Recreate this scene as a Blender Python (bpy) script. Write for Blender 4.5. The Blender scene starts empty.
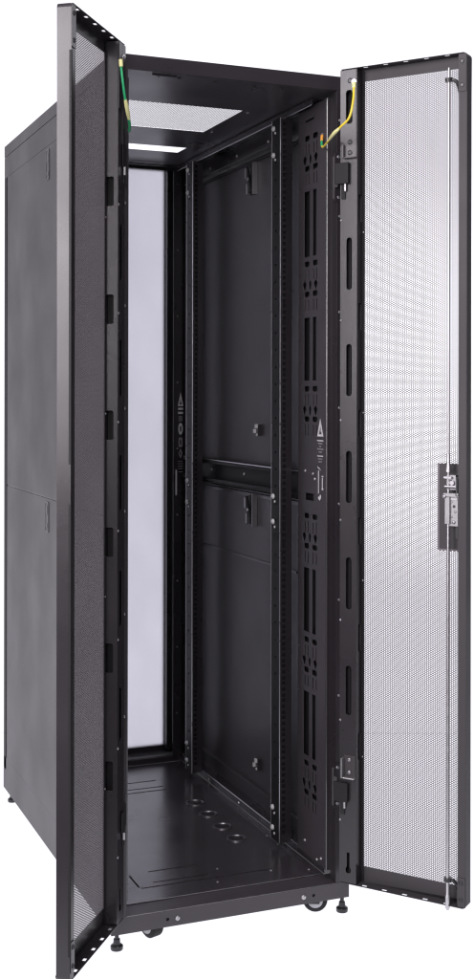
import bpy, math, random
import numpy as np
from mathutils import Vector, Matrix
from mathutils.geometry import tessellate_polygon
random.seed(4)
R = math.radians
scene = bpy.context.scene
COL = scene.collection

# ------------------------------------------------------------------ materials
def new_mat(name):
    m = bpy.data.materials.new(name); m.use_nodes = True
    nt = m.node_tree
    return m, nt, nt.nodes['Principled BSDF']

def paint(name, col, rough, bump=0.12, scale=900.0, var=0.06, spec=0.5, ior=1.5):
    """powder coat: fine orange-peel grain, faint mottling in the gloss and handling dust"""
    m, nt, b = new_mat(name)
    tc = nt.nodes.new('ShaderNodeTexCoord')
    n1 = nt.nodes.new('ShaderNodeTexNoise'); n1.inputs['Scale'].default_value = scale; n1.inputs['Detail'].default_value = 2
    n2 = nt.nodes.new('ShaderNodeTexNoise'); n2.inputs['Scale'].default_value = 5.0; n2.inputs['Detail'].default_value = 6
    nt.links.new(tc.outputs['Object'], n1.inputs['Vector']); nt.links.new(tc.outputs['Object'], n2.inputs['Vector'])
    bp = nt.nodes.new('ShaderNodeBump'); bp.inputs['Strength'].default_value = bump; bp.inputs['Distance'].default_value = 0.0004
    nt.links.new(n1.outputs['Fac'], bp.inputs['Height']); nt.links.new(bp.outputs['Normal'], b.inputs['Normal'])
    mr = nt.nodes.new('ShaderNodeMapRange'); mr.inputs['From Min'].default_value = 0.3; mr.inputs['From Max'].default_value = 0.7
    mr.inputs['To Min'].default_value = rough - var; mr.inputs['To Max'].default_value = rough + var
    nt.links.new(n2.outputs['Fac'], mr.inputs['Value']); nt.links.new(mr.outputs['Result'], b.inputs['Roughness'])
    mx = nt.nodes.new('ShaderNodeMix'); mx.data_type = 'RGBA'
    mx.inputs[6].default_value = (*[c * 0.88 for c in col], 1); mx.inputs[7].default_value = (*[c * 1.12 for c in col], 1)
    nt.links.new(n2.outputs['Fac'], mx.inputs[0]); nt.links.new(mx.outputs[2], b.inputs['Base Color'])
    b.inputs['Specular IOR Level'].default_value = spec; b.inputs['IOR'].default_value = ior
    return m

def metal(name, col, rough, scale=60.0):
    m, nt, b = new_mat(name)
    b.inputs['Metallic'].default_value = 1.0
    b.inputs['Base Color'].default_value = (*col, 1)
    n = nt.nodes.new('ShaderNodeTexNoise'); n.inputs['Scale'].default_value = scale; n.inputs['Detail'].default_value = 4
    tc = nt.nodes.new('ShaderNodeTexCoord'); nt.links.new(tc.outputs['Object'], n.inputs['Vector'])
    mr = nt.nodes.new('ShaderNodeMapRange'); mr.inputs['To Min'].default_value = rough - 0.1; mr.inputs['To Max'].default_value = rough + 0.12
    nt.links.new(n.outputs['Fac'], mr.inputs['Value']); nt.links.new(mr.outputs['Result'], b.inputs['Roughness'])
    return m

def plain(name, col, rough, spec=0.5, nscale=40.0, amt=0.15):
    m, nt, b = new_mat(name)
    n = nt.nodes.new('ShaderNodeTexNoise'); n.inputs['Scale'].default_value = nscale
    tc = nt.nodes.new('ShaderNodeTexCoord'); nt.links.new(tc.outputs['Object'], n.inputs['Vector'])
    mx = nt.nodes.new('ShaderNodeMix'); mx.data_type = 'RGBA'
    mx.inputs[6].default_value = (*[c * (1 - amt) for c in col], 1); mx.inputs[7].default_value = (*[min(1, c * (1 + amt)) for c in col], 1)
    nt.links.new(n.outputs['Fac'], mx.inputs[0]); nt.links.new(mx.outputs[2], b.inputs['Base Color'])
    b.inputs['Roughness'].default_value = rough
    b.inputs['Specular IOR Level'].default_value = spec
    return m

M_PAINT = paint('black_powder_coat', (0.0200, 0.0172, 0.0206), 0.30, bump=0.08)
M_SHELL = paint('satin_shell_paint', (0.040, 0.0350, 0.0405), 0.42)
M_SIDE = paint('side_panel_paint', (0.0345, 0.0305, 0.0345), 0.46, var=0.05)
M_DOOR = paint('door_powder_coat', (0.0215, 0.0190, 0.0220), 0.30, bump=0.06)
M_FLOOR = paint('glossy_floor_paint', (0.036, 0.0315, 0.0375), 0.22, bump=0.05, ior=2.1)
M_LINER = paint('roof_liner_paint', (0.055, 0.0485, 0.0560), 0.32, bump=0.06, ior=1.8)
M_EDGE = paint('rolled_edge_paint', (0.030, 0.0265, 0.0305), 0.22, bump=0.03, ior=1.9)
M_ZINC = metal('zinc_plate', (0.52, 0.51, 0.525), 0.42)
M_STEEL = metal('steel_bracket', (0.30, 0.29, 0.31), 0.42)
M_STEELP = paint('grey_bracket_paint', (0.075, 0.071, 0.076), 0.36)
M_RUBBER_RECESS = plain('black_rubber_and_recess', (0.012, 0.012, 0.013), 0.65, 0.3)  # tyre rubber, also stands for the shaded hinge recess
M_PLASTIC = plain('black_plastic', (0.015, 0.0145, 0.016), 0.32)
M_HUB = plain('grey_caster_hub', (0.42, 0.42, 0.44), 0.45)
M_GREEN = plain('green_wire_sleeve', (0.02, 0.34, 0.13), 0.40)
M_YELLOW = plain('yellow_wire_sleeve', (0.72, 0.55, 0.04), 0.40)
M_PALE = plain('pale_heat_shrink', (0.70, 0.68, 0.32), 0.45)
M_ORANGE = plain('orange_terminal_sleeve', (0.80, 0.36, 0.06), 0.45)
M_INK = plain('white_ink', (0.62, 0.61, 0.63), 0.6, amt=0.05)
M_INKDIM = plain('worn_white_ink', (0.24, 0.23, 0.25), 0.6)
M_BRASS = metal('brushed_knockout_rim', (0.30, 0.29, 0.31), 0.40)
M_BOLT = plain('bright_bolt_plating', (0.48, 0.48, 0.485), 0.22)
M_MATTE = plain('matte_black_paint_and_shade', (0.009, 0.0082, 0.0092), 0.60, 0.3)  # also serves for shade put behind holes and beside the hinge channel
M_LIP = metal('edge_highlight', (0.66, 0.65, 0.67), 0.30)  # bright metal stands in for the highlight along painted edges
M_LATCH = metal('cast_latch_metal', (0.27, 0.265, 0.275), 0.50)
M_WEB = paint('mesh_sheet_paint', (0.115, 0.102, 0.116), 0.45, bump=0.0)
M_FLANGE = paint('flange_paint', (0.027, 0.024, 0.0275), 0.62, bump=0.06)

def frosted(name, col):
    """frosted sheet that lets the light behind it through, faintly uneven"""
    m, nt, b = new_mat(name)
    tc = nt.nodes.new('ShaderNodeTexCoord'); n = nt.nodes.new('ShaderNodeTexNoise'); n.inputs['Scale'].default_value = 3.2; n.inputs['Detail'].default_value = 3
    mp = nt.nodes.new('ShaderNodeMapping'); mp.inputs['Scale'].default_value = (1.6, 1.0, 0.9)
    nt.links.new(tc.outputs['Object'], mp.inputs['Vector']); nt.links.new(mp.outputs['Vector'], n.inputs['Vector'])
    mx = nt.nodes.new('ShaderNodeMix'); mx.data_type = 'RGBA'
    mx.inputs[6].default_value = (*[c*0.90 for c in col], 1); mx.inputs[7].default_value = (*[min(1, c*1.10) for c in col], 1)
    nt.links.new(n.outputs['Fac'], mx.inputs[0])
    tr = nt.nodes.new('ShaderNodeBsdfTranslucent'); nt.links.new(mx.outputs[2], tr.inputs['Color'])
    gl = nt.nodes.new('ShaderNodeBsdfGlossy'); gl.inputs['Roughness'].default_value = 0.25
    ms = nt.nodes.new('ShaderNodeMixShader'); ms.inputs[0].default_value = 0.04
    nt.links.new(tr.outputs[0], ms.inputs[1]); nt.links.new(gl.outputs[0], ms.inputs[2])
    nt.links.new(ms.outputs[0], nt.nodes['Material Output'].inputs['Surface'])
    return m
M_FROST = frosted('frosted_mesh_stand_in', (0.81, 0.805, 0.84))

# ------------------------------------------------------------------ mesh building
class MB:
    def __init__(s, M=None):
        s.v = []; s.f = []; s.mi = []; s.mats = []; s.M = M
    def _mi(s, mat):
        if mat not in s.mats: s.mats.append(mat)
        return s.mats.index(mat)
    def add(s, vs, fs, mat, M=None):
        k = len(s.v); i = s._mi(mat)
        for p in vs:
            p = Vector(p)
            if M is not None: p = M @ p
            s.v.append(p)
        for f in fs:
            s.f.append([k + a for a in f]); s.mi.append(i)
    def box(s, lo, hi, mat, M=None):
        (x0, y0, z0), (x1, y1, z1) = lo, hi
        x0, x1 = min(x0, x1), max(x0, x1); y0, y1 = min(y0, y1), max(y0, y1); z0, z1 = min(z0, z1), max(z0, z1)
        s.add([(x0,y0,z0),(x1,y0,z0),(x1,y1,z0),(x0,y1,z0),(x0,y0,z1),(x1,y0,z1),(x1,y1,z1),(x0,y1,z1)],
              [(0,3,2,1),(4,5,6,7),(0,1,5,4),(1,2,6,5),(2,3,7,6),(3,0,4,7)], mat, M)
    def plate(s, outer, holes, t, mat, M=None):
        """flat polygon with holes in the local (x, z) plane, from y=0 to y=t"""
        loops = [outer] + list(holes)
        flat = [p for l in loops for p in l]
        tris = tessellate_polygon([[Vector((a, b, 0)) for a, b in l] for l in loops])
        n = len(flat)
        vs = [(a, 0, b) for a, b in flat] + [(a, t, b) for a, b in flat]
        fs = []
        for tr in tris:
            (ax, ay), (bx, by), (cx, cy) = [flat[i] for i in tr]
            ccw = (bx-ax)*(cy-ay) - (by-ay)*(cx-ax) > 0
            a, b, c = tr if ccw else tr[::-1]
            fs.append((a, b, c)); fs.append((n+c, n+b, n+a))     # (x,z) ccw seen from -y faces -y
        k = 0
        for li, l in enumerate(loops):
            m = len(l)
            ar = sum(l[i][0]*l[(i+1) % m][1] - l[(i+1) % m][0]*l[i][1] for i in range(m))
            fwd = (ar > 0) == (li == 0)
            for i in range(m):
                a, b = k+i, k+(i+1) % m
                fs.append((b, a, n+a, n+b) if fwd else (a, b, n+b, n+a))
            k += m
        s.add(vs, fs, mat, M)
    def grid(s, xs, zs, hole, t, mat, M=None):
        """plate cut into a grid in the local (x, z) plane with cells left out as holes, y=0..t"""
        nx, nz = len(xs), len(zs)
        idx = lambda i, j, k: (k*nz + j)*nx + i
        vs = [(x, y, z) for y in (0, t) for z in zs for x in xs]
        solid = lambda i, j: 0 <= i < nx-1 and 0 <= j < nz-1 and not hole(i, j)
        fs = []
        for j in range(nz-1):
            for i in range(nx-1):
                if not solid(i, j): continue
                a, b, c, d = (i, j), (i+1, j), (i+1, j+1), (i, j+1)
                fs.append([idx(*q, 0) for q in (a, b, c, d)]); fs.append([idx(*q, 1) for q in (d, c, b, a)])
                for p, q, ni, nj in ((a, b, i, j-1), (b, c, i+1, j), (c, d, i, j+1), (d, a, i-1, j)):
                    if not solid(ni, nj): fs.append([idx(*q, 0), idx(*p, 0), idx(*p, 1), idx(*q, 1)])
        s.add(vs, fs, mat, M)
    def lathe(s, prof, p0, axis, mat, n=20, M=None):
        """(radius, height) profile turned about axis from p0"""
        ax = Vector(axis).normalized()
        t = Vector((0, 0, 1)) if abs(ax.z) < 0.9 else Vector((1, 0, 0))
        e = ax.cross(t).normalized(); g = ax.cross(e)
        vs = []; fs = []
        for r, h in prof:
            for i in range(n):
                a = 2*math.pi*i/n
                vs.append(Vector(p0) + ax*h + (e*math.cos(a) + g*math.sin(a))*max(r, 1e-5))
        for k in range(len(prof)-1):
            for i in range(n):
                a, b = k*n+i, k*n+(i+1) % n
                fs.append((a, b, b+n, a+n))
        fs.append(list(range(n))[::-1]); fs.append([(len(prof)-1)*n+i for i in range(n)])
        s.add(vs, fs, mat, M)
    def cyl(s, p0, p1, r, mat, n=14, M=None):
        d = Vector(p1) - Vector(p0)
        s.lathe([(r, 0), (r, d.length)], p0, d, mat, n, M)
    def screw(s, p, axis, r, mat, M=None):
        s.lathe([(r, 0), (r, r*.25), (r*.8, r*.6), (r*.35, r*.75), (r*.3, r*.45)], p, axis, mat, 10, M)
    def tube(s, pts, r, mat, n=8, M=None):
        pts = [Vector(p) for p in pts]
        vs = []; fs = []
        up = Vector((0.3, 0.5, 0.8)).normalized()
        for k, p in enumerate(pts):
            d = (pts[min(k+1, len(pts)-1)] - pts[max(k-1, 0)]).normalized()
            e = d.cross(up).normalized(); g = d.cross(e)
            rr = r[k] if isinstance(r, (list, tuple)) else r
            for i in range(n):
                a = 2*math.pi*i/n
                vs.append(p + (e*math.cos(a) + g*math.sin(a))*rr)
        for k in range(len(pts)-1):
            for i in range(n):
                a, b = k*n+i, k*n+(i+1) % n
                fs.append((a, b, b+n, a+n))
        fs.append(list(range(n))[::-1]); fs.append([(len(pts)-1)*n+i for i in range(n)])
        s.add(vs, fs, mat, M)
    def build(s, name, parent=None, bevel=0.0, smooth=False, label=None, sharp=35):
        me = bpy.data.meshes.new(name)
        vs = [(s.M @ p) if s.M is not None else p for p in s.v]
        fs = s.f
        if s.M is not None and s.M.to_3x3().determinant() < 0: fs = [f[::-1] for f in fs]
        me.from_pydata([tuple(p) for p in vs], [], fs)
        for m in s.mats: me.materials.append(m)
        me.polygons.foreach_set('material_index', s.mi)
        if smooth:
            me.polygons.foreach_set('use_smooth', [True]*len(me.polygons))
            me.set_sharp_from_angle(angle=R(sharp))
        me.update()
        o = bpy.data.objects.new(name, me); COL.objects.link(o)
        if parent is not None: o.parent = parent
        if bevel:
            b = o.modifiers.new('bevel', 'BEVEL'); b.width = bevel; b.segments = 2; b.limit_method = 'ANGLE'; b.angle_limit = R(40)
            b.harden_normals = False
        if label: o['label'] = label
        return o

def rrect(cx, cz, w, h, r, n=4):
    out = []
    for sx, sz, a0 in ((1, -1, -90), (1, 1, 0), (-1, 1, 90), (-1, -1, 180)):
        for i in range(n+1):
            a = R(a0 + 90*i/n)
            out.append((cx + sx*(w/2-r) + r*math.cos(a), cz + sz*(h/2-r) + r*math.sin(a)))
    return out
def rect(x0, z0, x1, z1): return [(x0, z0), (x1, z0), (x1, z1), (x0, z1)]
def frame_matrix(o, ex, ey, ez):
    m = Matrix.Identity(4)
    for i, e in enumerate((ex, ey, ez)):
        for k in range(3): m[k][i] = e[k]
    for k in range(3): m[k][3] = o[k]
    return m

def perforated(name, mat, w, h, p, ratio, t, parent, place, blank=None):
    """sheet of hexagon-cornered round holes staggered by half a pitch: real holes through a sheet t thick.
    place maps (N,3) local points (x, depth, z) to the parent's space."""
    dx = p*math.sqrt(3)/2
    nc, nr = int(w/dx), int(h/p)
    i, j = np.meshgrid(np.arange(nc), np.arange(nr), indexing='ij')
    cx = (i.ravel()+0.5)*dx + (w-nc*dx)/2
    cz = (j.ravel()+0.5 + 0.5*(i.ravel() % 2))*p + (h-nr*p)/2 - p/4
    a = np.arange(6)*math.pi/3
    ro = p/math.sqrt(3)
    isb = np.zeros(len(cx), bool)
    if blank:
        for x0, z0, x1, z1 in blank: isb |= (cx > x0) & (cx < x1) & (cz > z0) & (cz < z1)
    def ring(r, y):
        X = cx[:, None] + r*np.cos(a); Z = cz[:, None] + r*np.sin(a)
        return np.stack([X, np.full_like(X, y), Z], -1)
    V = np.stack([ring(ro, 0), ring(ro*ratio, 0), ring(ro, t), ring(ro*ratio, t)], 1)     # cell, ring, corner, xyz
    nC = len(cx)
    base = (np.arange(nC)*24)[:, None, None]
    k = np.arange(6); k2 = (k+1) % 6
    front = np.stack([k, k2, 6+k2, 6+k], -1)
    back = np.stack([12+k2, 12+k, 18+k, 18+k2], -1)
    wall = np.stack([6+k, 6+k2, 18+k2, 18+k], -1)
    open_q = np.concatenate([front, back, wall])[None] + base
    fill = np.array([[6,7,8,9],[6,9,10,11],[21,20,19,18],[23,22,21,18]])
    blank_q = np.concatenate([front, back, fill])[None] + base
    Q = np.concatenate([open_q[~isb].reshape(-1, 4), blank_q[isb].reshape(-1, 4)])
    P = V.reshape(-1, 3)
    key = np.round(P/(p*0.02)).astype(np.int64)
    _, first, inv = np.unique(key, axis=0, return_index=True, return_inverse=True)
    inv = inv.reshape(-1)
    P = place(P[first]); Q = inv[Q]
    me = bpy.data.meshes.new(name)
    me.vertices.add(len(P)); me.vertices.foreach_set('co', P.astype(np.float32).ravel())
    me.loops.add(Q.size); me.loops.foreach_set('vertex_index', Q.astype(np.int32).ravel())
    me.polygons.add(len(Q)); me.polygons.foreach_set('loop_start', np.arange(len(Q), dtype=np.int32)*4)
    me.update(calc_edges=True)
    me.materials.append(mat)
    o = bpy.data.objects.new(name, me); COL.objects.link(o); o.parent = parent
    return o

# ------------------------------------------------------------------ measures (metres; x across the front, y into the cabinet, z up)
W, D = 0.600, 1.174
DB = D-0.040                    # back face of the rear posts
CZ = 1.256                      # lens height
ZT, ZB = CZ+0.774, 0.040        # top of the roof, underside of the base rail
ZR = 0.078                      # top of the front base rail
EX, EY, EZ = Vector((1,0,0)), Vector((0,1,0)), Vector((0,0,1))

root = bpy.data.objects.new('server_cabinet', None); COL.objects.link(root)
root.empty_display_size = 0.1
root['label'] = 'tall black steel server cabinet with both perforated front doors swung open'
root['category'] = 'server cabinet'

# ------------------------------------------------------------------ base, posts, beams
def rail_profile(name, M, L, z0, z1, depth=0.065, extra=None, holes=()):
    """folded sheet rail: outer face with holes, top flange, drop lip"""
    b = MB(M)
    b.plate(rect(0, z0, L, z1), holes, 0.003, M_SHELL)
    b.box((0.003, 0.003, z1-0.0025), (L-0.003, depth, z1-0.0005), M_SHELL)
    b.box((0.004, depth-0.002, z1-0.020), (L-0.004, depth-0.0003, z1-0.0025), M_SHELL)
    if extra: extra(b)
    return b.build(name, root, bevel=0.0008)

def hole(cx, cz, r, n=10): return [(cx+r*math.cos(2*math.pi*i/n), cz+r*math.sin(2*math.pi*i/n)) for i in range(n)]
def front_extra(b):
    for x in (0.1345, 0.505): b.box((x-0.007, 0.0042, 0.050), (x+0.007, 0.006, 0.065), M_MATTE)  # dark pads put shade behind the rail holes
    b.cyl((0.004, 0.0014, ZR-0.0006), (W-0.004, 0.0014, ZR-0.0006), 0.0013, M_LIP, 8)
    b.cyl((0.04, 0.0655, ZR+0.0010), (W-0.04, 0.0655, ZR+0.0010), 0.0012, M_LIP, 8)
    for x, s in ((0.158, 1), (0.478, -1)):
        b.screw((x, 0.0005, 0.0575), (0, -1, 0), 0.0062, M_ZINC)
rail_profile('base_rail', Matrix.Identity(4), W, ZB, ZR, extra=front_extra,
             holes=[hole(0.1345, 0.0575, 0.004), hole(0.505, 0.0575, 0.004)])
rail_profile('base_rail', frame_matrix((W, D, 0), -EX, -EY, EZ), W, ZB, 0.100, holes=[])
def side_rail(x, sgn):
    b = MB()
    xs = (x, x+sgn*0.0025)
    b.box((xs[0], 0.004, ZB+0.0005), (xs[1], D-0.004, 0.1405), M_SIDE)
    b.box((x+sgn*0.003, 0.068, 0.096), (x+sgn*0.035, D-0.07, 0.099), M_PAINT)
    b.box((x+sgn*0.033, 0.068, 0.078), (x+sgn*0.035, D-0.07, 0.0955), M_PAINT)
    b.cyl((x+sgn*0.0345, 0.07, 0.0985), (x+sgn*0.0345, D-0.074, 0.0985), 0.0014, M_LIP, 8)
    for y in (0.30, 0.33, 0.62, 0.86): b.screw((x+sgn*0.0352, y, 0.088), (sgn, 0, 0), 0.004, M_ZINC)
    b.build('base_rail', root, bevel=0.0008)
side_rail(0, 1); side_rail(W, -1)

def corner_post(x, sx, y, sy, wid=0.036):
    """folded corner post: outer face on x/y corner"""
    b = MB()
    b.box((x+sx*0.003, y, ZR+0.001), (x+sx*wid, y+sy*0.0025, ZT-0.034), M_PAINT)
    b.box((x+sx*0.003, y+sy*0.003, ZR+0.001), (x+sx*0.0055, y+sy*0.045, ZT-0.034), M_PAINT)
    b.box((x+sx*(wid-0.0025), y+sy*0.003, ZR+0.001), (x+sx*wid, y+sy*0.030, ZT-0.034), M_PAINT)
    b.box((x+sx*(wid-0.010), y+sy*0.0302, ZR+0.001), (x+sx*wid, y+sy*0.032, ZT-0.034), M_PAINT)
    for k in range(8):
        z = 0.30 + k*0.232
        b.screw((x+sx*(wid-0.007), y-sy*0.0002, z), (0, -sy, 0), 0.0035, M_STEEL)
    return b.build('corner_post', root, bevel=0.0009)
corner_post(0, 1, 0, 1); corner_post(W, -1, 0, 1)
corner_post(0, 1, DB, -1, 0.045); corner_post(W, -1, DB, -1, 0.045)

# side beams: bottom is the base rail, a middle beam, and a top beam
def side_beams(x, sgn):
    b = MB()
    z0, z1 = CZ-0.262, CZ-0.192
    b.box((x+sgn*0.008, 0.05, z0), (x+sgn*0.011, D-0.05, z1), M_MATTE)
    b.box((x+sgn*0.0112, 0.05, z1-0.003), (x+sgn*0.036, D-0.05, z1-0.0005), M_MATTE)
    b.box((x+sgn*0.0112, 0.05, z0+0.0005), (x+sgn*0.036, D-0.05, z0+0.003), M_MATTE)
    b.box((x+sgn*0.034, 0.051, z1-0.0125), (x+sgn*0.036, D-0.051, z1-0.0035), M_MATTE)
    b.box((x+sgn*0.034, 0.051, z0+0.0035), (x+sgn*0.036, D-0.051, z0+0.0125), M_MATTE)
    for y in (0.40, 0.64, 0.90): b.screw((x+sgn*0.0112, y, z0+0.036), (sgn, 0, 0), 0.0048, M_ZINC)
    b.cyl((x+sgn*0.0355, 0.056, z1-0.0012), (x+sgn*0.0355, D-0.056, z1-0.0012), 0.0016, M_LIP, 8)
    b.build('side_beam', root, bevel=0.0008)
    b = MB()
    z0, z1 = CZ+0.676, CZ+0.738
    b.box((x+sgn*0.008, 0.085, z0), (x+sgn*0.011, D-0.085, z1), M_PAINT)
    b.box((x+sgn*0.0112, 0.085, z0), (x+sgn*0.040, D-0.085, z0+0.0025), M_PAINT)
    b.box((x+sgn*0.0112, 0.085, z1-0.0025), (x+sgn*0.062, D-0.085, z1-0.0004), M_PAINT)
    b.box((x+sgn*0.060, 0.085, z1-0.016), (x+sgn*0.062, D-0.085, z1-0.003), M_PAINT)
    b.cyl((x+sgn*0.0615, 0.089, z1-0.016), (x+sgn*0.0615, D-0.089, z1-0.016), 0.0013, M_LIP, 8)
    for y in (0.36, 0.47, 0.70, 0.92): b.screw((x+sgn*0.0112, y, z0+0.030), (sgn, 0, 0), 0.0048, M_ZINC)
    b.build('side_beam', root, bevel=0.0008)
side_beams(0, 1); side_beams(W, -1)

# ------------------------------------------------------------------ outer side panels with slide latches
PANELS = ((CZ-1.113, CZ-0.2755), (CZ-0.2725, CZ+0.672))
def side_panel(x, sgn, z0, z1):
    b = MB()
    y0, y1 = 0.012, DB-0.016
    # sgn points inward; outer skin lies 1 mm outside the frame
    b.box((x-sgn*0.002, y0, z0), (x-sgn*0.0002, y1, z1), M_SIDE)
    for a, c in (((y0+0.0005), z0), ):
        b.box((x+sgn*0.0002, y0+0.05, z0+0.001), (x+sgn*0.012, y1-0.05, z0+0.003), M_SHELL)
        b.box((x+sgn*0.0002, y0+0.05, z1-0.003), (x+sgn*0.012, y1-0.05, z1-0.001), M_SHELL)
    if z1 < CZ:      # pressed groove across the lower panel, lap strip behind the seam on the upper one
        b.box((x+sgn*0.0001, 0.30, CZ-0.470), (x+sgn*0.003, 1.06, CZ-0.464), M_PAINT)
    else:
        b.box((x+sgn*0.0003, 0.03, z0-0.016), (x+sgn*0.0015, 1.10, z0+0.0008), M_PAINT)
    p = b.build('side_panel', root, bevel=0.0007)
    # latch: recessed bezel outside, crossed slide bolts and a guard strip inside
    l = MB()
    yl, zl = 0.600, z1-0.050
    M = frame_matrix((x-sgn*0.0022, yl, zl), EY, -sgn*EX, EZ)
    l.plate(rrect(0, 0, 0.034, 0.082, 0.004), [rrect(0, 0, 0.028, 0.076, 0.003)], 0.0016, M_PLASTIC, M)
    l.plate(rrect(0, 0, 0.0285, 0.0765, 0.003), [], 0.0006, M_SHELL, M)
    l.plate(rrect(0.003, 0.018, 0.012, 0.026, 0.003), [], 0.0014, M_PLASTIC, M)
    l.plate(hole(0.002, -0.024, 0.007, 12), [], 0.0014, M_PLASTIC, M)
    Mi = frame_matrix((x+sgn*0.0006, yl, zl), EY, sgn*EX, EZ)
    l.plate(rrect(0, 0, 0.046, 0.086, 0.006), [], 0.004, M_MATTE, Mi)
    for s in (1, -1):
        Mx = Mi @ Matrix.Translation((0.002*s, 0.0105 if s > 0 else 0.0042, 0)) @ Matrix.Rotation(R(24*s), 4, 'Y')
        l.plate(rrect(0, 0, 0.012, 0.082, 0.004), [], 0.006, M_MATTE, Mx)
    l.plate(rect(-0.029, -0.046, -0.0265, 0.046), [], 0.016, M_STEEL, Mi)
    l.box((0.012, 0.0045, 0.004), (0.021, 0.020, 0.034), M_STEEL, Mi)
    l.box((0.013, 0.0045, -0.040), (0.022, 0.015, -0.012), M_STEEL, Mi)
    l.screw((0.0, 0.0175, 0.0), (0, 1, 0), 0.006, M_STEEL, Mi)
    l.build('latch', p, bevel=0.0006)
    # little zinc spring clips near the front edge of the panel
    c = MB()
    zz = CZ-0.100 if z1 > CZ else CZ-1.046
    c.box((x+sgn*0.0002, 0.543, zz-0.012), (x+sgn*0.010, 0.563, zz+0.020), M_PAINT)
    for dy, dz in ((0.556, -0.004), (0.545, 0.010)):
        c.box((x+sgn*0.0102, dy, zz+dz), (x+sgn*0.017, dy+0.007, zz+dz+0.011), M_BOLT)
    c.lathe([(0.004, 0), (0.0035, 0.002), (0.001, 0.003)], (x+sgn*0.0102, 0.550, zz-0.009), (sgn, 0, 0), M_BOLT, 10)
    c.build('clip', p)
    return p
for z0, z1 in PANELS:
    side_panel(0, 1, z0, z1); side_panel(W, -1, z0, z1)
# fixed skin above the side panels
for x, sgn in ((0, 1), (W, -1)):
    b = MB(); b.box((x-sgn*0.0008, 0.006, CZ+0.6735), (x+sgn*0.0018, D-0.006, ZT-0.0365), M_SIDE); b.build('top_side_rail', root, bevel=0.0006)

# ------------------------------------------------------------------ roof
def roof():
    z0, z1 = CZ+0.740, ZT
    b = MB()
    M = frame_matrix((0, 0, z0+0.0015), EX, -EZ, EY)
    xs = sorted({0.002, 0.075, 0.080, 0.100, 0.437, 0.470, W-0.002})
    ys = sorted({0.004, 0.288, 0.580, 0.806, 0.890, D-0.004})
    def hl(i, j):
        cx, cy = (xs[i]+xs[i+1])/2, (ys[j]+ys[j+1])/2
        return (0.100 < cx < 0.437 and 0.288 < cy < 0.580) or (0.080 < cx < 0.470 and 0.806 < cy < 0.890)
    b.grid(xs, ys, hl, 0.0015, M_LINER, M)
    # header faces all round
    b.box((0, 0, z0), (W, 0.0025, z1), M_PAINT)
    b.box((0, D-0.0025, z0), (W, D, z1), M_SHELL)
    for x, s in ((0, 1), (W, -1)): b.box((x, 0.003, z0), (x+s*0.0025, D-0.003, z1), M_SIDE)
    # returned top edge
    b.box((0.003, 0.003, z1-0.0025), (W-0.003, 0.030, z1-0.0003), M_SHELL)
    b.box((0.003, D-0.030, z1-0.0025), (W-0.003, D-0.003, z1-0.0003), M_SHELL)
    for x, s in ((0.003, 1), (W-0.003, -1)): b.box((x, 0.0305, z1-0.0025), (x+s*0.03, D-0.0305, z1-0.0003), M_SHELL)
    # small ribs and bolt heads under the front of the roof
    for x in (0.12, 0.17, 0.26, 0.36, 0.43): b.screw((x, 0.030, z0-0.0002), (0, 0, -1), 0.0045, M_PLASTIC)
    b.box((0.10, 0.018, z0-0.004), (0.16, 0.022, z0-0.0003), M_PAINT)
    for x, y in ((0.455, 0.30), (0.455, 0.56)): b.screw((x, y, z0-0.0002), (0, 0, -1), 0.004, M_ZINC)
    o = b.build('roof', root, bevel=0.0009)
    # flange round the vent
    zz = z0+0.0003
    perforated('vent_mesh', M_PAINT, 0.347, 0.302, 0.0074, 0.80, 0.0003, o,
               lambda P: np.stack([0.095+P[:, 0], 0.283+P[:, 2], z0+0.0034-P[:, 1]], -1))
roof()

# ------------------------------------------------------------------ floor plate with knock-out slots and cable rings
def floor_plate():
    z = 0.0795
    b = MB()
    M = frame_matrix((0, 0, z), EX, -EZ, EY)
    slots = []
    for yc in (0.142, 0.167, 0.236): slots.append(rect(0.125+(0.04 if yc > 0.2 else 0.03 if yc > 0.15 else 0), yc-0.0022, 0.455 if yc < 0.15 else 0.30, yc+0.0022))
    slots.append(rect(0.112, 0.150, 0.1155, 0.222))
    for yc in (0.84, 0.872, 0.935): slots.append(rect(0.15, yc-0.003, 0.42, yc+0.003))
    b.plate(rect(0.0375, 0.067, W-0.0375, D-0.072), slots, 0.0015, M_FLOOR, M)
    b.box((0.0375, 0.0672, 0.066), (W-0.0375, 0.0685, z-0.0018), M_PAINT)
    for x, y in ((0.06, 0.10), (0.54, 0.10), (0.06, 0.5), (0.54, 0.29), (0.54, 0.36), (0.33, 0.19), (0.115, 0.226), (0.122, 0.145), (0.45, 0.13), (0.30, 0.11)):
        b.screw((x, y, z), (0, 0, 1), 0.0035, M_STEEL)
    o = b.build('floor_plate', root, bevel=0.0005)
    u = MB(); u.box((0.04, 0.075, 0.058), (W-0.04, D-0.08, 0.060), M_PAINT); u.build('base_tray', root)
    for y in (0.372, 0.4735, 0.582, 0.688):
        k = MB()
        k.lathe([(0.0205, 0.0), (0.0262, 0.0), (0.0258, 0.0026), (0.0240, 0.0030), (0.0215, 0.0022), (0.0205, 0.0)], (0.456, y, z+0.0002), (0, 0, 1), M_BRASS, 28)
        k.lathe([(0.0203, 0.0), (0.020, 0.0006)], (0.456, y, z+0.0001), (0, 0, 1), M_PAINT, 28)
        k.build('cable_knockout', o, smooth=True)
    # sill step behind the floor plate
    s = MB()
    s.box((0.046, D-0.0705, 0.0795), (W-0.046, D-0.068, 0.098), M_SHELL)
    s.build('rear_sill', root, bevel=0.0008)
floor_plate()

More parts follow.
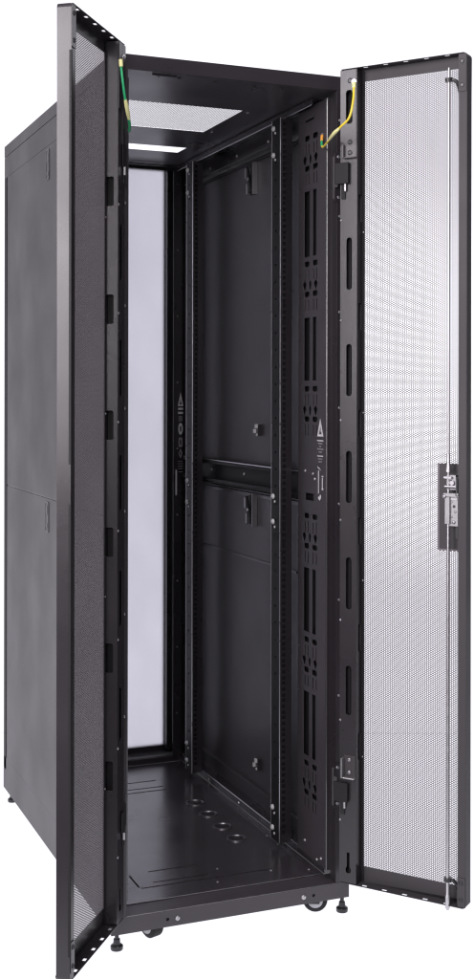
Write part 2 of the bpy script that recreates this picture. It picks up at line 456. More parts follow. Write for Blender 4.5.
# ------------------------------------------------------------------ mounting rails with square holes
U = 0.04445
def mounting_rail(x, sx, y, sy):
    """x: edge nearest the middle, sx: towards the side wall; y: face plane, sy: into the cabinet from that face"""
    z0, z1 = 0.0985, CZ+0.722
    b = MB()
    hs = []
    zz = z0+0.020
    for u in range(42):
        for k in (0.00635, 0.02223, 0.0381): hs.append(zz+u*U+k)
    hs = [h for h in hs if h < z1-0.012]
    zs = [z0]
    for h in hs: zs += [h-0.0048, h+0.0048]
    zs.append(z1)
    xs = [0, 0.0075, 0.0170, 0.034]
    M = frame_matrix((x, y, 0), sx*EX, sy*EY, EZ)
    b.grid(xs, zs, lambda i, j: i == 1 and j % 2 == 1, 0.002, M_PAINT, M)
    # side flange facing the middle of the cabinet, with round holes read as small squares
    zs2 = [z0]; h = z0+0.03
    while h < z1-0.03:
        zs2 += [h, h+0.0065]; h += U/2 if sy < 0 else U
    zs2.append(z1)
    M2 = frame_matrix((x, y+sy*0.0022, 0), sy*EY, sx*EX, EZ)
    b.grid([0, 0.022, 0.029, 0.052], zs2, lambda i, j: i == 1 and j % 2 == 1, 0.002, M_MATTE, M2)
    b.box((0.0001, 0.0525, z0), (0.022, 0.0545, z1), M_PAINT, M)
    b.box((0.032, 0.0022, z0), (0.034, 0.040, z1), M_PAINT, M)
    b.box((0.0035, 0.0070, z0), (0.030, 0.0080, z1), M_MATTE, M)  # black sheet added so the square holes look shaded
    # bright metal beads standing in for the highlight on the rail edges
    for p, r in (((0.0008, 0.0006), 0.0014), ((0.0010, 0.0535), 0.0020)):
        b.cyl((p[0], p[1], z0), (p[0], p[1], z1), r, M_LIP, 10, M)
    s = b
    for z in (CZ+0.70, CZ+0.63, CZ-0.262, CZ-0.328, CZ-1.075, CZ-1.128):
        s.lathe([(0.0074, 0), (0.0070, 0.003), (0.0050, 0.0056), (0.0022, 0.0068)], (-0.0002, 0.040, z), (-1, 0, 0), M_BOLT, 14, M)
        s.lathe([(0.0036, 0), (0.0030, 0.002), (0.001, 0.003)], (-0.0002, 0.030, z-0.013), (-1, 0, 0), M_BOLT, 10, M)
    b.build('mounting_rail', root, smooth=True, sharp=30)
for x, sx in ((0.075, -1), (0.525, 1)):
    mounting_rail(x, sx, 0.248, 1); mounting_rail(x, sx, 0.905, 1)

# ------------------------------------------------------------------ vertical accessory plates behind the front posts
def accessory_plate(x, sgn):
    """x: plane of the plate, sgn: towards the middle of the cabinet"""
    z0, z1 = 0.100, CZ+0.728
    b = MB()
    M = frame_matrix((x, 0, 0), EY, -sgn*EX, EZ)
    if sgn > 0: M = frame_matrix((x, 0, 0), EY, EX, EZ)
    else: M = frame_matrix((x, 0, 0), EY, EX, EZ)
    holes = []
    dpx = 1261.0
    zc = lambda y, d=3.175: CZ + (396.2-y)*d/dpx
    for a, c in ((191, 256.5), (317.5, 380.5), (568, 632), (692, 756)):
        za, zb = zc(c), zc(a)
        holes += [rect(0.095, za, 0.116, zb), rect(0.134, za, 0.166, zb)]
    def group(ya, yb):
        h = yb-ya
        r = lambda p: zc(ya+p*h)
        for yy in (0.102, 0.149):
            for p in (0.02, 0.58):
                holes.append(rrect(yy, (r(p)+r(p+0.10))/2, 0.028, r(p)-r(p+0.10), 0.005, 2))
                for dy in (-0.009, 0.009): holes.append(rrect(yy+dy, (r(p+.15)+r(p+.36))/2, 0.0055, r(p+.15)-r(p+.36), 0.0025, 2))
        for yy in (0.099, 0.131, 0.163):
            w = 0.011 if yy != 0.131 else 0.007
            zt, zm, zb2 = r(0.385), r(0.445), r(0.55)
            holes.append([(yy-0.003, zb2), (yy+0.003, zb2), (yy+0.004, zm-0.012), (yy+w, zm), (yy+0.003, zt), (yy-0.003, zt), (yy-w, zm), (yy-0.004, zm-0.012)])
    for a, c in ((134, 188), (260, 314), (385, 439), (512, 566), (636, 690), (760, 812)): group(a, c)
    holes.append([(0.110, zc(121)), (0.160, zc(121.5)), (0.160, zc(119.5)), (0.110, zc(119))])
    holes.append(rect(0.108, zc(500), 0.155, zc(493)))
    b.plate(rect(0.050, z0, 0.198, z1), holes, 0.0016, M_SHELL, M)
    xb = x-sgn*0.012
    b.box((min(xb, xb-sgn*0.001), 0.052, z0+0.001), (max(xb, xb-sgn*0.001), 0.1965, z1-0.001), M_MATTE)  # black sheet added to put shade behind the cut-outs
    b.box((x-0.0002, 0.034, z0), (x+0.0018, 0.0498, z1), M_SHELL)
    b.box((min(x, x-sgn*0.03), 0.0315, z0), (max(x, x-sgn*0.03), 0.0335, z1), M_PAINT)
    b.box((min(x, x-sgn*0.008), 0.1982, z0), (max(x, x-sgn*0.008), 0.2000, z1), M_PAINT)
    # rolled lip that catches the light along the front edge
    b.cyl((x-sgn*-0.0006, 0.0328, z0), (x-sgn*-0.0006, 0.0328, z1), 0.0026, M_EDGE, 12)
    for y, z in ((0.155, zc(471)), (0.110, zc(473)), (0.075, zc(88)), (0.060, zc(89)), (0.105, zc(96)), (0.14, zc(102)), (0.155, zc(842)), (0.085, zc(852)), (0.10, zc(478)), (0.062, zc(848))):
        b.screw((x+sgn*0.0003, y, z), (sgn, 0, 0), 0.0038, M_ZINC)
    z = z0+0.02
    while z < z1-0.02:
        b.screw((x+sgn*0.0001, 0.191, z), (sgn, 0, 0), 0.0022, M_PLASTIC); z += 0.0555
    return b.build('accessory_plate', root, bevel=0.0005)
plate_l = accessory_plate(0.045, 1)
plate_r = accessory_plate(0.555, -1)

def warning_label(M, parent, kind):
    """turned warning strip: pointed hazard triangle, then rows of print too small to read"""
    b = MB(M)
    def tri(x0, x1, z0, z1, mat, y=0.0003): b.plate([(x0, z0), (x1, z0), ((x0+x1)/2, z1)], [], y, mat)
    outer = [(-0.017, -0.044), (0.017, -0.044), (0, 0)]
    inner = [(-0.0085, -0.0385), (0.0085, -0.0385), (0, -0.019)]
    b.plate(outer, [inner], 0.0004, M_INK)
    b.plate([(-0.0035, -0.037), (0.001, -0.031), (-0.003, -0.031), (0.0035, -0.023), (0.0, -0.0295), (0.0042, -0.0295)], [], 0.0004, M_INK)
    if kind == 0:
        rows = [(-0.017, 0.017, -0.056, 0.003, 1), (-0.012, 0.012, -0.063, 0.003, 0), (-0.006, 0.006, -0.070, 0.003, 0), (-0.017, 0.017, -0.077, 0.0035, 0),
                (-0.009, 0.009, -0.084, 0.003, 0), (-0.016, 0.016, -0.094, 0.0028, 1), (-0.012, 0.012, -0.101, 0.003, 0), (-0.010, 0.010, -0.108, 0.003, 0)]
        for x0, x1, z, h, br in rows:
            xx = x0
            while xx < x1:
                l = random.uniform(0.003, 0.007); b.plate(rect(xx, z, min(xx+l, x1), z+h), [], 0.0004, M_INK if br else M_INKDIM); xx += l+0.0012
        b.plate([(-0.016, -0.118), (-0.004, -0.123), (0.004, -0.1275), (-0.012, -0.1225)], [], 0.0004, M_INK)
        b.plate(rect(-0.0105, -0.185, -0.0075, -0.128), [], 0.0004, M_INK)
        b.plate(rect(-0.016, -0.190, -0.0148, -0.130), [], 0.0004, M_INKDIM)
        b.plate([(-0.012, -0.197), (-0.003, -0.203), (0.004, -0.197), (0.004, -0.188), (-0.002, -0.188), (-0.002, -0.194), (-0.008, -0.192)], [], 0.0004, M_INK)
        b.plate(rect(0.010, -0.172, 0.014, -0.146), [], 0.0004, M_INK)
        for z in (-0.175, -0.144): b.plate(rect(0.008, z, 0.017, z+0.0035), [], 0.0004, M_INK)
    else:
        for z in (-0.056, -0.069): b.plate(rect(-0.015, z, 0.015, z+0.0065), [], 0.0004, M_INK)
        for z in (-0.080, -0.086, -0.092): b.plate(rect(-0.012, z, 0.012, z+0.0035), [], 0.0004, M_INKDIM)
        o = [(0.014*math.cos(a*math.pi/8), -0.117+0.019*math.sin(a*math.pi/8)) for a in range(16)]
        i = [(0.007*math.cos(a*math.pi/8), -0.117+0.010*math.sin(a*math.pi/8)) for a in range(16)]
        b.plate(o, [i], 0.0004, M_INK)
        b.plate(rect(-0.003, -0.124, 0.003, -0.112), [], 0.0004, M_INKDIM)
        b.plate(rrect(0, -0.160, 0.024, 0.030, 0.004), [rrect(0, -0.160, 0.010, 0.016, 0.003)], 0.0004, M_INKDIM)
        b.plate([(0, -0.18), (0.013, -0.196), (0, -0.212), (-0.013, -0.196)], [[(0, -0.188), (0.006, -0.196), (0, -0.204), (-0.006, -0.196)]], 0.0004, M_INKDIM)
        for z in (-0.222, -0.230, -0.238, -0.246, -0.256): b.plate(rect(-0.016, z, 0.016, z+0.002), [], 0.0004, M_INKDIM)
    return b.build('warning_label', parent)
warning_label(frame_matrix((0.5546, 0.070, CZ-0.055), -EY, -EX, EZ), plate_r, 0)

# ------------------------------------------------------------------ feet and casters
def foot(x, y):
    b = MB()
    b.lathe([(0.0048, 0.016), (0.0048, 0.05)], (x, y, 0), (0, 0, 1), M_PLASTIC, 12)
    b.lathe([(0.0135, 0.0), (0.0145, 0.002), (0.0145, 0.009), (0.0125, 0.011), (0.0085, 0.013), (0.0075, 0.024)], (x, y, 0), (0, 0, 1), M_PLASTIC, 18)
    b.build('levelling_foot', root, smooth=True)
for x, y in ((0.019, 0.020), (0.590, 0.018), (0.022, D-0.03), (0.578, D-0.03)): foot(x, y)
def caster(x, y, ang):
    b = MB()
    a = Vector((math.cos(R(ang)), math.sin(R(ang)), 0)); t = Vector((-a.y, a.x, 0))
    c = Vector((x, y, 0.030)) + t*0.006
    M = frame_matrix((x, y, 0), a, t, EZ)
    b.box((-0.026, -0.028, 0.0635), (0.026, 0.028, 0.066), M_STEEL, M)
    b.lathe([(0.014, 0.058), (0.016, 0.0632)], (x, y, 0), (0, 0, 1), M_STEEL, 16)
    for s in (1, -1): b.plate([(-0.012, 0.022), (0.016, 0.022), (0.020, 0.058), (-0.018, 0.058)], [], 0.0018, M_PLASTIC, frame_matrix(Vector((x, y, 0))+a*(s*0.0185), t, a*s, EZ))
    b.box((-0.0205, -0.018, 0.056), (0.0205, 0.020, 0.058), M_PLASTIC, M)
    k = b.build('caster', root, bevel=0.0006)
    w = MB()
    w.lathe([(0.019, 0.0), (0.026, 0.0015), (0.030, 0.005), (0.030, 0.028), (0.026, 0.0315), (0.019, 0.033)], c-a*0.0165, a, M_RUBBER_RECESS, 28)
    for s in (1, -1): w.lathe([(0.0195, 0.0), (0.0185, 0.0026), (0.009, 0.003), (0.008, 0.0045), (0.003, 0.005)], c+a*(s*0.0150), a*s, M_HUB, 24)
    w.build('wheel', k, smooth=True)
caster(0.112, 0.062, 200); caster(0.527, 0.052, 245); caster(0.10, D-0.10, 190); caster(0.5, D-0.10, 215)

# ------------------------------------------------------------------ front doors
DZ0, DH, DW, DT = 0.097, 1.9385, 0.317, 0.031
def front_door(origin, ang, mir, label):
    S = Matrix.Scale(-1, 4, EX) if mir else Matrix.Identity(4)
    MP = M_FLANGE if mir else M_DOOR
    # outer pan
    b = MB(S)
    e = 0.0012
    mx0, mx1, mz0, mz1 = 0.052, DW-0.018, 0.040, DH-0.030
    def corner(cx, cz, sx, sz, r=0.010, n=5):
        return [(cx+sx*(r*math.sin(R(90*i/n))-r), cz+sz*(r*math.cos(R(90*i/n))-r)) for i in range(n+1)]
    arc_t = corner(DW, DH, 1, 1); arc_b = corner(DW, 0, 1, -1)[::-1]
    outer = [(0, 0)] + arc_b + arc_t[::-1] + [(0, DH)]
    b.plate(outer, [rect(mx0-0.001, mz0-0.001, mx1+0.001, mz1+0.001)], e, MP)
    # returns: free edge, hinge edge, rounded corners
    b.box((DW-e, e+0.0002, 0.010), (DW, DT, DH-0.010), MP)
    b.box((0, e+0.0002, 0.002), (e, DT-0.0015, DH-0.002), MP)
    for arc in (arc_t, arc_b):
        for (xa, za), (xb, zb) in zip(arc, arc[1:]):
            cz = 0.010 if za < 0.5 else DH-0.010; cx = DW-0.010
            f = 1-e/0.010
            q = [(xa, za), (xb, zb), (cx+(xb-cx)*f, cz+(zb-cz)*f), (cx+(xa-cx)*f, cz+(za-cz)*f)]
            ar = sum(q[i][0]*q[(i+1) % 4][1]-q[(i+1) % 4][0]*q[i][1] for i in range(4))
            if ar < 0: q = q[::-1]
            b.plate(q, [], DT-e-0.0002, MP, Matrix.Translation((0, e+0.0002, 0)))
    # top and bottom returns with drain slots near the inner edge
    xs = [e+0.0002]; x = 0.056
    while x < DW-0.03: xs += [x, x+0.0125]; x += 0.051
    xs.append(DW-0.010)
    for z, s in ((DH, -1), (0, 1)):
        M = frame_matrix((0, e+0.0002, z), EX, s*EZ, EY)
        b.grid(xs, [0, 0.0170, 0.0245, DT-e-0.0002], lambda i, j: j == 1 and i % 2 == 1, e, MP, M)
    # inner flange of the free edge
    b.box((DW-0.020, DT-0.0012, 0.003), (DW-e-0.0002, DT, DH-0.003), MP)
    b.box((DW-0.020, DT-0.012, 0.003), (DW-0.0188, DT-0.0014, DH-0.003), MP)
    door = b.build('door', root, bevel=0.0006, label=label)
    door.location = origin; door.rotation_euler = (0, 0, R(ang))
    # perforated sheet
    sg = -1.0 if mir else 1.0
    blank = [(DW-0.077-mx0, CZ-0.352-DZ0-mz0, 9, CZ-0.152-DZ0-mz0)] if mir else []
    if not mir: blank = [(DW-0.040-mx0, CZ-0.27-DZ0-mz0, 9, CZ-0.20-DZ0-mz0)]
    blank += []
    perforated('mesh_panel', M_WEB, mx1-mx0+0.006, mz1-mz0+0.006, 0.005, 0.665, 0.0005, door,
               lambda P: np.stack([sg*(mx0-0.003+P[:, 0]), e+0.0004+0.0005-P[:, 1], mz0-0.003+P[:, 2]], -1), blank)
    # hinge-side stiffening channel with slots
    c = MB(S)
    cw = 0.044
    slots = []
    for zc, h in ((0.3155, .124), (0.0625, .124), (-0.1917, .124), (-0.4446, .124), (-0.699, .118)):
        slots.append(rrect(0.0235, CZ+zc-DZ0, 0.014, h, 0.0068, 5))
    slots.append(rrect(0.024, DH-0.092, 0.017, 0.080, 0.0075, 5))
    slots.append([(0.020, 0.075), (0.027, 0.075), (0.027, 0.042), (0.030, 0.037), (0.030, 0.030), (0.0275, 0.026), (0.0195, 0.026), (0.017, 0.030), (0.017, 0.037), (0.020, 0.042)][::-1])
    M = Matrix.Translation((0, DT-0.0013, 0))
    c.plate(rect(0.0002, 0.003, cw, DH-0.003), slots, 0.0012, M_DOOR, M)
    side = []
    for zc in (0.448, 0.19, -0.064, -0.32, -0.574, -0.832):
        side.append(rrect(0.0115, CZ+zc-DZ0, 0.0185, 0.064, 0.004, 4))
    c.plate(rect(0.0016, 0.003, DT-0.0015, DH-0.003), side, 0.0012, M_DOOR, frame_matrix((cw-0.0002, 0, 0), EY, -EX, EZ))
    c.box((0.026, 0.0016, 0.004), (0.027, DT-0.002, DH-0.004), M_MATTE)
    c.box((cw, 0.0022, 0.004), (cw+0.007, 0.0034, DH-0.004), M_MATTE)  # dark strip paints the shade on the skin border
    z = 0.13
    while z < DH-0.2:
        c.screw((0.0022 if mir else 0.0415, DT, z+0.02), (0, 1, 0), 0.0032, M_STEEL); z += 0.238
    for z in (0.30, 0.72, 1.12, 1.55): c.screw((cw+0.0040, 0.0036, z), (0, 1, 0), 0.0026, M_STEEL)
    c.build('hinge_channel', door, bevel=0.0006)
    # upper reinforcing plate carrying the ground stud
    k = MB(S)
    if mir:
        ov = rrect(0.024, DH-0.092, 0.017, 0.080, 0.0075, 5)
        k.plate([(0.0005, 0), (0, -0.0)][:0] + [(0.0008, DH-0.004-0.0), (0.0008, DH-0.172), (0.0135, DH-0.180), (0.0135, DH-0.214), (0.0425, DH-0.214), (0.0425, DH-0.004)][::1], [ov], 0.0020, M_STEELP, Matrix.Translation((0, DT, 0)))
        k.box((0.0105, DT+0.0002, DH-0.214), (0.0133, DT+0.012, DH-0.182), M_STEELP)
        k.box((0.0135, DT+0.0022, DH-0.2145), (0.0425, DT+0.010, DH-0.2120), M_STEELP)
        for z in (DH-0.030, DH-0.176, DH-0.201): k.lathe([(0.0062, 0), (0.0062, 0.0016), (0.0048, 0.0018), (0.0046, 0.0006), (0.0012, 0.0006)], (0.0265, DT+0.0018, z), (0, 1, 0), M_PLASTIC, 16)
        k.build('reinforcing_plate', door, bevel=0.0006); k = MB(S)
        k.box((0.0135, DT+0.0002, CZ-0.905-DZ0), (0.0425, DT+0.0018, CZ-0.852-DZ0), M_FLANGE)
        k.box((0.0112, DT+0.0002, CZ-0.905-DZ0), (0.0134, DT+0.016, CZ-0.858-DZ0), M_ZINC)
        k.box((0.0136, DT+0.0020, CZ-0.906-DZ0), (0.0425, DT+0.012, CZ-0.9035-DZ0), M_ZINC)
        for z in (CZ-0.862-DZ0, CZ-0.892-DZ0): k.screw((0.027, DT+0.0018, z), (0, 1, 0), 0.0052, M_STEEL)
    else:
        k.box((0.0220, DT+0.0002, DH-0.150), (0.0435, DT+0.0022, DH-0.004), M_PLASTIC)
        k.box((0.0008, DT+0.0002, DH-0.225), (0.0215, DT+0.0020, DH-0.004), M_DOOR)
        k.screw((0.0235, DT+0.0022, DH-0.035), (0, 1, 0), 0.005, M_STEEL)
        k.screw((0.0130, DT+0.0020, DH-0.030), (0, 1, 0), 0.005, M_ZINC)
    k.build('reinforcing_plate', door, bevel=0.0006)
    # corner plates at the free edge
    for zc in ((DH-0.047, 0.039) if mir else (DH-0.047, 0.047)):
        q = MB(S)
        q.plate(rrect(DW-0.0108, zc, 0.019, 0.084 if zc > 1 else 0.062, 0.002, 2), [], 0.0016, MP, Matrix.Translation((0, DT+0.0002, 0)))
        for dz in (0.027, -0.027):
            q.lathe([(0.0052, 0), (0.0052, 0.0014), (0.0040, 0.0016), (0.0038, 0.0004), (0.0012, 0.0004)], (DW-0.0118, DT+0.0017, zc+dz*(1 if zc > 1 else .7)), (0, 1, 0), M_PLASTIC, 14)
        q.build('corner_plate', door, bevel=0.0004)
    return door, S

door_l, S_l = front_door((-0.0105, -0.030, DZ0), -126.6, False, 'perforated door with a black gasket along its free edge')
door_r, S_r = front_door((0.577, -0.022, DZ0), 127.3, True, 'perforated door with a long silver lock rod and latch')

# gasket on the free edge of the one door
g = MB(S_l)
zg0, zg1 = CZ-0.215-DZ0, CZ-0.135-DZ0
for a, c in ((0.05, zg0), (zg1, DH-0.095)):
    g.box((DW-0.0035, DT-0.0045, a), (DW+0.0012, DT+0.0012, c), M_MATTE)
g.build('gasket', door_l, bevel=0.001)

# lock rod, latch body and rod guides on the other
rx = DW-0.0455
r = MB(S_r)
yr = DT-0.006
zlat = CZ-0.175-DZ0
r.cyl((rx, yr, zlat-0.11), (rx, yr, DH-0.030), 0.0027, M_ZINC, 12)
r.lathe([(0.0034, 0), (0.0034, 0.016), (0.0058, 0.032), (0.0070, 0.042)][::1], (rx, yr, zlat+0.045), (0, 0, -1), M_ZINC, 12)
r.cyl((rx, yr+0.001, -0.006), (rx, yr+0.001, zlat-0.10), 0.0033, M_ZINC, 12)
r.lathe([(0.0042, 0), (0.0042, 0.060), (0.0058, 0.064), (0.0058, 0.090), (0.003, 0.096)], (rx, yr+0.001, 0.085), (0, 0, -1), M_ZINC, 12)
r.build('lock_rod', door_r, smooth=True)
l = MB(S_r)
l.box((DW-0.076, 0.0032, CZ-0.350-DZ0), (DW-0.021, 0.0046, CZ-0.154-DZ0), M_FLANGE)
l.build('latch_plate', door_r, bevel=0.0005)
l = MB(S_r)
lx = DW-0.034
l.box((lx-0.010, 0.0048, CZ-0.295-DZ0), (lx+0.012, DT-0.004, CZ-0.222-DZ0), M_LATCH)                 # gear case
l.lathe([(0.013, 0), (0.015, 0.004), (0.015, 0.014), (0.012, 0.017)], (lx-0.002, 0.006, CZ-0.196-DZ0), (0, 1, 0), M_LATCH, 20)
l.box((lx-0.016, 0.0048, CZ-0.213-DZ0), (lx+0.006, DT-0.006, CZ-0.179-DZ0), M_LATCH)
l.box((lx-0.021, DT-0.012, CZ-0.228-DZ0), (lx+0.016, DT+0.002, CZ-0.220-DZ0), M_LATCH)
l.box((lx-0.021, DT-0.014, CZ-0.187-DZ0), (lx-0.002, DT+0.001, CZ-0.182-DZ0), M_STEEL)
l.box((lx-0.0175, DT-0.012, CZ-0.290-DZ0), (lx-0.0060, DT+0.0015, CZ-0.229-DZ0), M_LATCH)
l.screw((lx-0.019, DT+0.001, CZ-0.228-DZ0), (0, 1, 0), 0.005, M_STEEL)
l.screw((lx+0.012, DT+0.001, CZ-0.2225-DZ0), (0, 1, 0), 0.0045, M_LATCH)
l.lathe([(0.0034, 0), (0.0034, 0.0012)], (lx+0.003, DT-0.0042, CZ-0.250-DZ0), (0, 1, 0), M_PLASTIC, 12)
l.screw((lx+0.002, DT-0.0042, CZ-0.286-DZ0), (0, 1, 0), 0.0045, M_STEEL)
l.box((lx+0.002, 0.0048, CZ-0.325-DZ0), (lx+0.0085, DT-0.014, CZ-0.2955-DZ0), M_PLASTIC)
l.box((lx+0.010, 0.0048, CZ-0.222-DZ0), (lx+0.0135, DT+0.004, CZ-0.186-DZ0), M_PLASTIC)
for dx, dz in ((-0.004, -0.240), (0.006, -0.262), (-0.003, -0.274)): l.screw((lx+dx, DT-0.0042, CZ+dz-DZ0), (0, 1, 0), 0.0028, M_STEEL)
l.cyl((lx-0.018, DT+0.0005, CZ-0.205-DZ0), (lx+0.010, DT+0.0005, CZ-0.205-DZ0), 0.0035, M_STEEL, 10)
l.lathe([(0.008, 0), (0.008, 0.003), (0.005, 0.005)], (lx-0.003, DT-0.0085, CZ-0.197-DZ0), (0, 1, 0), M_STEEL, 16)
l.box((lx-0.012, DT-0.010, CZ-0.236-DZ0), (lx+0.011, DT-0.003, CZ-0.2305-DZ0), M_STEEL)
l.build('latch', door_r, bevel=0.0012)
for z, s in ((DH-0.058, -1), (0.058, -1)):
    q = MB(S_r)
    q.lathe([(0.0042, -0.004), (0.0095, -0.004), (0.0095, 0.004), (0.0042, 0.004)], (rx, yr, z), (0, 0, 1), M_PLASTIC, 14)
    q.tube([(rx+0.006, yr, z), (rx+0.013, yr-0.001, z-0.001), (rx+0.019, yr-0.004, z-0.008), (rx+0.021, yr-0.010, z-0.020), (rx+0.020, 0.004, z-0.030)], 0.0042, M_PLASTIC, 8)
    q.build('rod_guide', door_r, smooth=True)

# ------------------------------------------------------------------ hinges (on the posts)
def hinge(x, sx, z, h, door, S):
    """leaf on the post, arm reaching over the door edge, pin block on the door"""
    b = MB()
    xa = x+sx*(0.044 if sx < 0 else 0.030)
    b.box((xa, -0.0032, z-h*0.72), (xa+sx*0.003, -0.0002, z+h*0.66), M_STEELP if sx < 0 else M_PAINT)
    b.box((xa-sx*0.0002, -0.0032, z-h*0.80), (x+sx*0.012, -0.0005, z+h*0.80), M_PAINT)
    b.box((xa-sx*0.0025, -0.017, z-h*0.36), (xa, -0.0034, z+h*0.36), M_STEELP if sx < 0 else M_MATTE)
    for k in (1, -1): b.screw((xa-sx*0.010, -0.0034, z+k*h*0.66), (0, -1, 0), 0.0042, M_STEEL)
    b.build('hinge', root, bevel=0.0007)
    zl = z-DZ0
    d = MB(S)
    d.box((-0.010 if sx < 0 else 0.002, DT+0.0026, zl-h*0.34), (0.0255, DT+(0.0105 if sx < 0 else 0.0042), zl+h*0.34), M_MATTE)
    d.box((0.0040, DT+0.0004, zl-h*0.82), (0.0150, DT+0.0030, zl-h*0.3402), M_RUBBER_RECESS)  # black slab paints the shaded recess under the block
    d.cyl((0.0155, DT+0.0050, zl-h*0.58), (0.0155, DT+0.0050, zl-h*0.3402), 0.0030, M_ZINC, 10)
    d.build('hinge_block', door, bevel=0.0007)
for z, h in ((CZ+0.530, 0.074), (CZ-0.940, 0.066)):
    hinge(W, -1, z, h, door_r, S_r); hinge(0, 1, z, h, door_l, S_l)

# ------------------------------------------------------------------ ground wires
def bez(pts, n=10):
    out = []
    P = [Vector(p) for p in pts]
    for i in range(len(P)-1):
        p0, p1, p2, p3 = P[max(i-1, 0)], P[i], P[i+1], P[min(i+2, len(P)-1)]
        for k in range(n):
            t = k/n
            out.append(0.5*((2*p1)+(-p0+p2)*t+(2*p0-5*p1+4*p2-p3)*t*t+(-p0+3*p1-3*p2+p3)*t*t*t))
    out.append(P[-1]); return out
CAM = Vector((-0.8124, -2.7325, CZ)); YAW = math.atan2(0.3781, 0.9257)
def at(px, py, y):
    """point of the world plane y = const under a pixel of the photograph (used to read off sizes)"""
    d = Vector(((px-237)/1261.0, 1.0, (396.2-py)/1261.0))
    c, s = math.cos(-YAW), math.sin(-YAW)
    d = Vector((d.x*c-d.y*s, d.x*s+d.y*c, d.z))
    return CAM + d*((y-CAM.y)/d.y)
w = MB()
w1 = [at(353.5, 85, -0.115), at(352.8, 100, -0.125), at(349, 117, -0.120), at(340, 127, -0.100), at(333, 134, -0.075), at(327, 142, -0.025), at(322.5, 147, 0.020), at(321.3, 144, 0.040), at(321.4, 139, 0.052), at(322, 134, 0.06)]
c = bez(w1, 8)
w.tube(c[:33], 0.0027, M_YELLOW); w.tube(c[25:38], [0.0032+0.0014*math.sin(math.pi*i/12) for i in range(13)], M_PALE); w.tube(c[37:56], 0.0025, M_YELLOW)
w.tube(c[52:62], 0.0028, M_GREEN); w.tube(c[61:70], 0.0036, M_ORANGE); w.tube(c[69:73], 0.0040, M_ZINC)
w.tube([at(353.5, 82, -0.115), at(353.6, 88, -0.115)], [0.0052, 0.0044], M_PALE)
w.lathe([(0.0028, 0), (0.0062, 0.0002), (0.0062, 0.0016), (0.0028, 0.0018)], at(353.6, 81.5, -0.113), (-0.6, -0.8, 0), M_ZINC, 14)
w.build('ground_wire', root, smooth=True, label='yellow ground wire looping from the door to the accessory plate')
w = MB()
w1 = [at(120.2, 60, -0.115), at(120.6, 67, -0.118), at(122.0, 80, -0.120), at(124.0, 95, -0.112), at(126.2, 107, -0.098), at(128.2, 118, -0.075), at(129.2, 126, -0.05), at(128.6, 131, -0.02)]
c = bez(w1, 8)
w.tube(c[:9], 0.0042, M_PALE); w.tube(c[8:30], 0.0027, M_GREEN); w.tube(c[27:42], [0.0034+0.0012*math.sin(math.pi*i/14) for i in range(15)], M_PALE); w.tube(c[41:], 0.0032, M_GREEN)
w.build('ground_wire', root, smooth=True, label='green ground wire hanging by the top hinge')

# ------------------------------------------------------------------ far door (single, perforated, closed)
def far_door():
    b = MB()
    y0, y1 = DB+0.003, D-0.003
    z0, z1 = 0.102, ZT-0.037
    x0, x1 = 0.0, W
    hx0, hx1, hz0, hz1 = 0.070, 0.518, 0.124, CZ+0.730
    M = frame_matrix((0, y1, 0), EX, -EY, EZ)
    b.plate(rect(x0, z0, x1, z1), [rect(hx0-0.002, hz0-0.002, hx1+0.002, hz1+0.002)], 0.0014, M_SHELL, M)
    for x, s in ((x0, 1), (x1, -1)): b.box((x, y0, z0+0.0002), (x+s*0.0014, y1-0.0016, z1-0.0002), M_MATTE)
    for z, s in ((z0, 1), (z1, -1)): b.box((x0+0.0016, y0, z), (x1-0.0016, y1-0.0016, z+s*0.0014), M_PAINT)
    for x, s in ((hx0-0.018, 1), (hx1+0.018, -1)): b.box((x, y0+0.002, z0+0.004), (x+s*0.012, y1-0.0018, z1-0.004), M_PAINT)
    o = b.build('door', root, bevel=0.0006, label='closed single back door, its fine mesh modelled as a pale frosted sheet')
    p = MB()
    p.box((hx0-0.006, y1-0.0052, hz0-0.006), (hx1+0.006, y1-0.0022, hz1+0.006), M_FROST)  # smooth translucent sheet stands in for light coming through fine mesh
    p.build('mesh_stand_in', o, label='pale blue grey frosted sheet standing in for the fine mesh of the back door')
    # inner trim of the doorway: side strips with print and a white tape
    t = MB()
    t.box((0.526, DB-0.050, 0.101), (0.5545, DB-0.0482, CZ+0.722), M_PAINT)
    for k in range(9): t.screw((0.540, DB-0.0502, 0.24+k*0.212), (0, -1, 0), 0.0032, M_STEEL)
    t.box((0.5335, DB-0.0506, CZ-0.318), (0.5385, DB-0.0502, CZ-0.236), M_INK)
    tr = t.build('door_strip', root)
    warning_label(frame_matrix((0.5505, DB-0.0505, CZ+0.012), EX*0.55, EY*-1, EZ), tr, 1)
    # head beam under the roof, two folds
    h = MB()
    h.box((0.047, DB-0.046, CZ+0.7215), (W-0.047, DB-0.0435, CZ+0.734), M_PAINT)
    h.box((0.047, DB-0.070, CZ+0.7345), (W-0.047, DB-0.0435, CZ+0.7365), M_PAINT)
    h.build('head_beam', root, bevel=0.0008)
far_door()

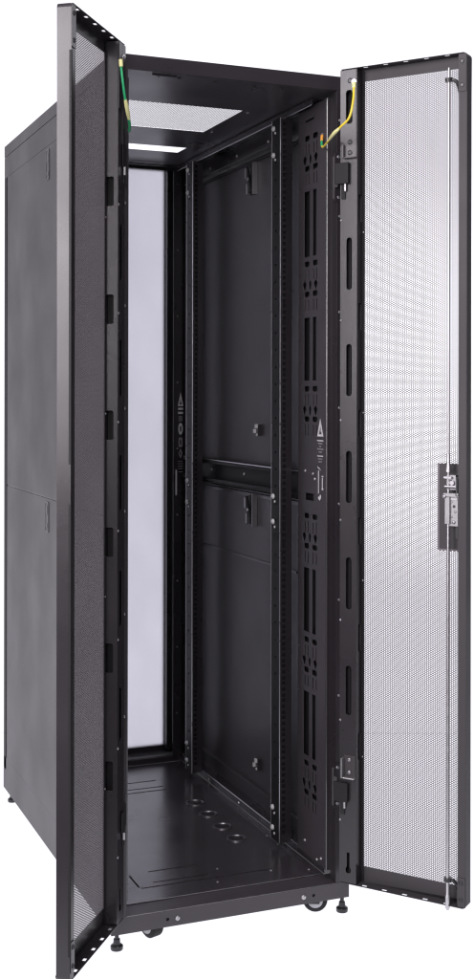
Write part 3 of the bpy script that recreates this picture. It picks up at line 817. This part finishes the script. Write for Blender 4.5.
# ------------------------------------------------------------------ white studio sweep with added glow: floor sheet and curved backdrop
def glowing_white(name, strength, alb=0.06):
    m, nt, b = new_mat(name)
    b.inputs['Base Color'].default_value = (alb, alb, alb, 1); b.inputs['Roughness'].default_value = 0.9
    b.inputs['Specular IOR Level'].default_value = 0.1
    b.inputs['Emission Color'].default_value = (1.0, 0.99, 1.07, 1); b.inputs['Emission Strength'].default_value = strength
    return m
M_LIT = glowing_white('glowing_white_floor', 1.09)  # emission put in so the floor stays white with no cast shadow
M_SWEEP = glowing_white('glowing_white_backdrop', 0.98, 0.30)  # emission put in so the backdrop stays white
c, s = math.cos(YAW), math.sin(YAW)                       # camera looks along (s, c)
fwd = Vector((s, c, 0)); rgt = Vector((c, -s, 0))
b = MB()
origin = Vector((CAM.x, CAM.y, 0))
P = lambda a, d, z: origin + rgt*a + fwd*d + EZ*z
HW, D0, D1 = 5.0, 2.10, 4.7
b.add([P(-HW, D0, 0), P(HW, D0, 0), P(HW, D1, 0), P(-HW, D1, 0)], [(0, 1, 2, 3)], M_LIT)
fl = b.build('floor'); fl['kind'] = 'structure'; fl['label'] = 'plain white studio floor with added glow under the cabinet'; fl['category'] = 'floor'
b = MB(); vs = []; fs = []
prof = [(D1+0.003, 0.0), (5.6, 0.0)] + [(5.6+2.4*math.sin(R(a)), 2.4-2.4*math.cos(R(a))) for a in range(5, 91, 5)] + [(8.0, 5.5)]
for d, z in prof: vs += [P(-HW, d, z), P(HW, d, z)]
for k in range(len(prof)-1): fs.append((2*k, 2*k+1, 2*k+3, 2*k+2))
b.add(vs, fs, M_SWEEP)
bd = b.build('backdrop', smooth=True); bd['kind'] = 'structure'; bd['label'] = 'plain white seamless backdrop with added glow behind the cabinet'; bd['category'] = 'backdrop'

# ------------------------------------------------------------------ world, lamps, camera
wd = bpy.data.worlds.new('World'); scene.world = wd; wd.use_nodes = True
wd.node_tree.nodes['Background'].inputs['Color'].default_value = (0.98, 0.93, 1.04, 1)
wd.node_tree.nodes['Background'].inputs['Strength'].default_value = 0.16
def softbox(name, pos, target, sx, sy, power, col=(1, 0.95, 0.985)):
    L = bpy.data.lights.new(name, 'AREA'); L.shape = 'RECTANGLE'; L.size = sx; L.size_y = sy; L.energy = power; L.color = col
    o = bpy.data.objects.new(name, L); COL.objects.link(o)
    o.location = pos
    o.rotation_euler = (Vector(target)-Vector(pos)).to_track_quat('-Z', 'Y').to_euler()
    return o
softbox('softbox_key', P(-2.35, 0.65, 2.15), P(0.0, 2.8, 1.6), 1.5, 2.2, 128)
softbox('softbox_top', P(0.2, 1.6, 4.3), P(0.0, 3.1, 1.2), 1.8, 1.2, 60)
softbox('softbox_front', P(-0.75, -0.5, 2.0), P(0.1, 3.1, 1.1), 1.0, 1.6, 75)
sl = bpy.data.lights.new('backdrop_spot', 'SPOT'); sl.energy = 1300; sl.spot_size = R(44); sl.spot_blend = 1.0; sl.shadow_soft_size = 0.25
so = bpy.data.objects.new('backdrop_spot', sl); COL.objects.link(so); so.location = P(1.3, 4.4, 3.7)
so.rotation_euler = (P(1.15, 8.0, 1.10)-so.location).to_track_quat('-Z', 'Y').to_euler()


cam = bpy.data.cameras.new('camera'); co = bpy.data.objects.new('camera', cam); COL.objects.link(co)
co.location = CAM; co.rotation_euler = (Matrix.Rotation(-YAW, 3, 'Z') @ Matrix.Rotation(R(90), 3, 'X') @ Matrix.Rotation(R(0.09), 3, 'Z')).to_euler()
cam.sensor_fit = 'VERTICAL'; cam.sensor_height = 24.0; cam.lens = 1261.0/979.0*24.0
cam.shift_y = -(489.5-396.2)/979.0
cam.clip_end = 200; cam.clip_start = 0.05
scene.camera = co
scene.view_settings.view_transform = 'Standard'; scene.view_settings.look = 'None'
scene.view_settings.exposure = 0; scene.view_settings.gamma = 1
scene.render.resolution_x = 496; scene.render.resolution_y = 1024
scene.render.engine = 'CYCLES'
scene.cycles.filter_width = 1.3
scene.cycles.max_bounces = 8; scene.cycles.use_denoising = True
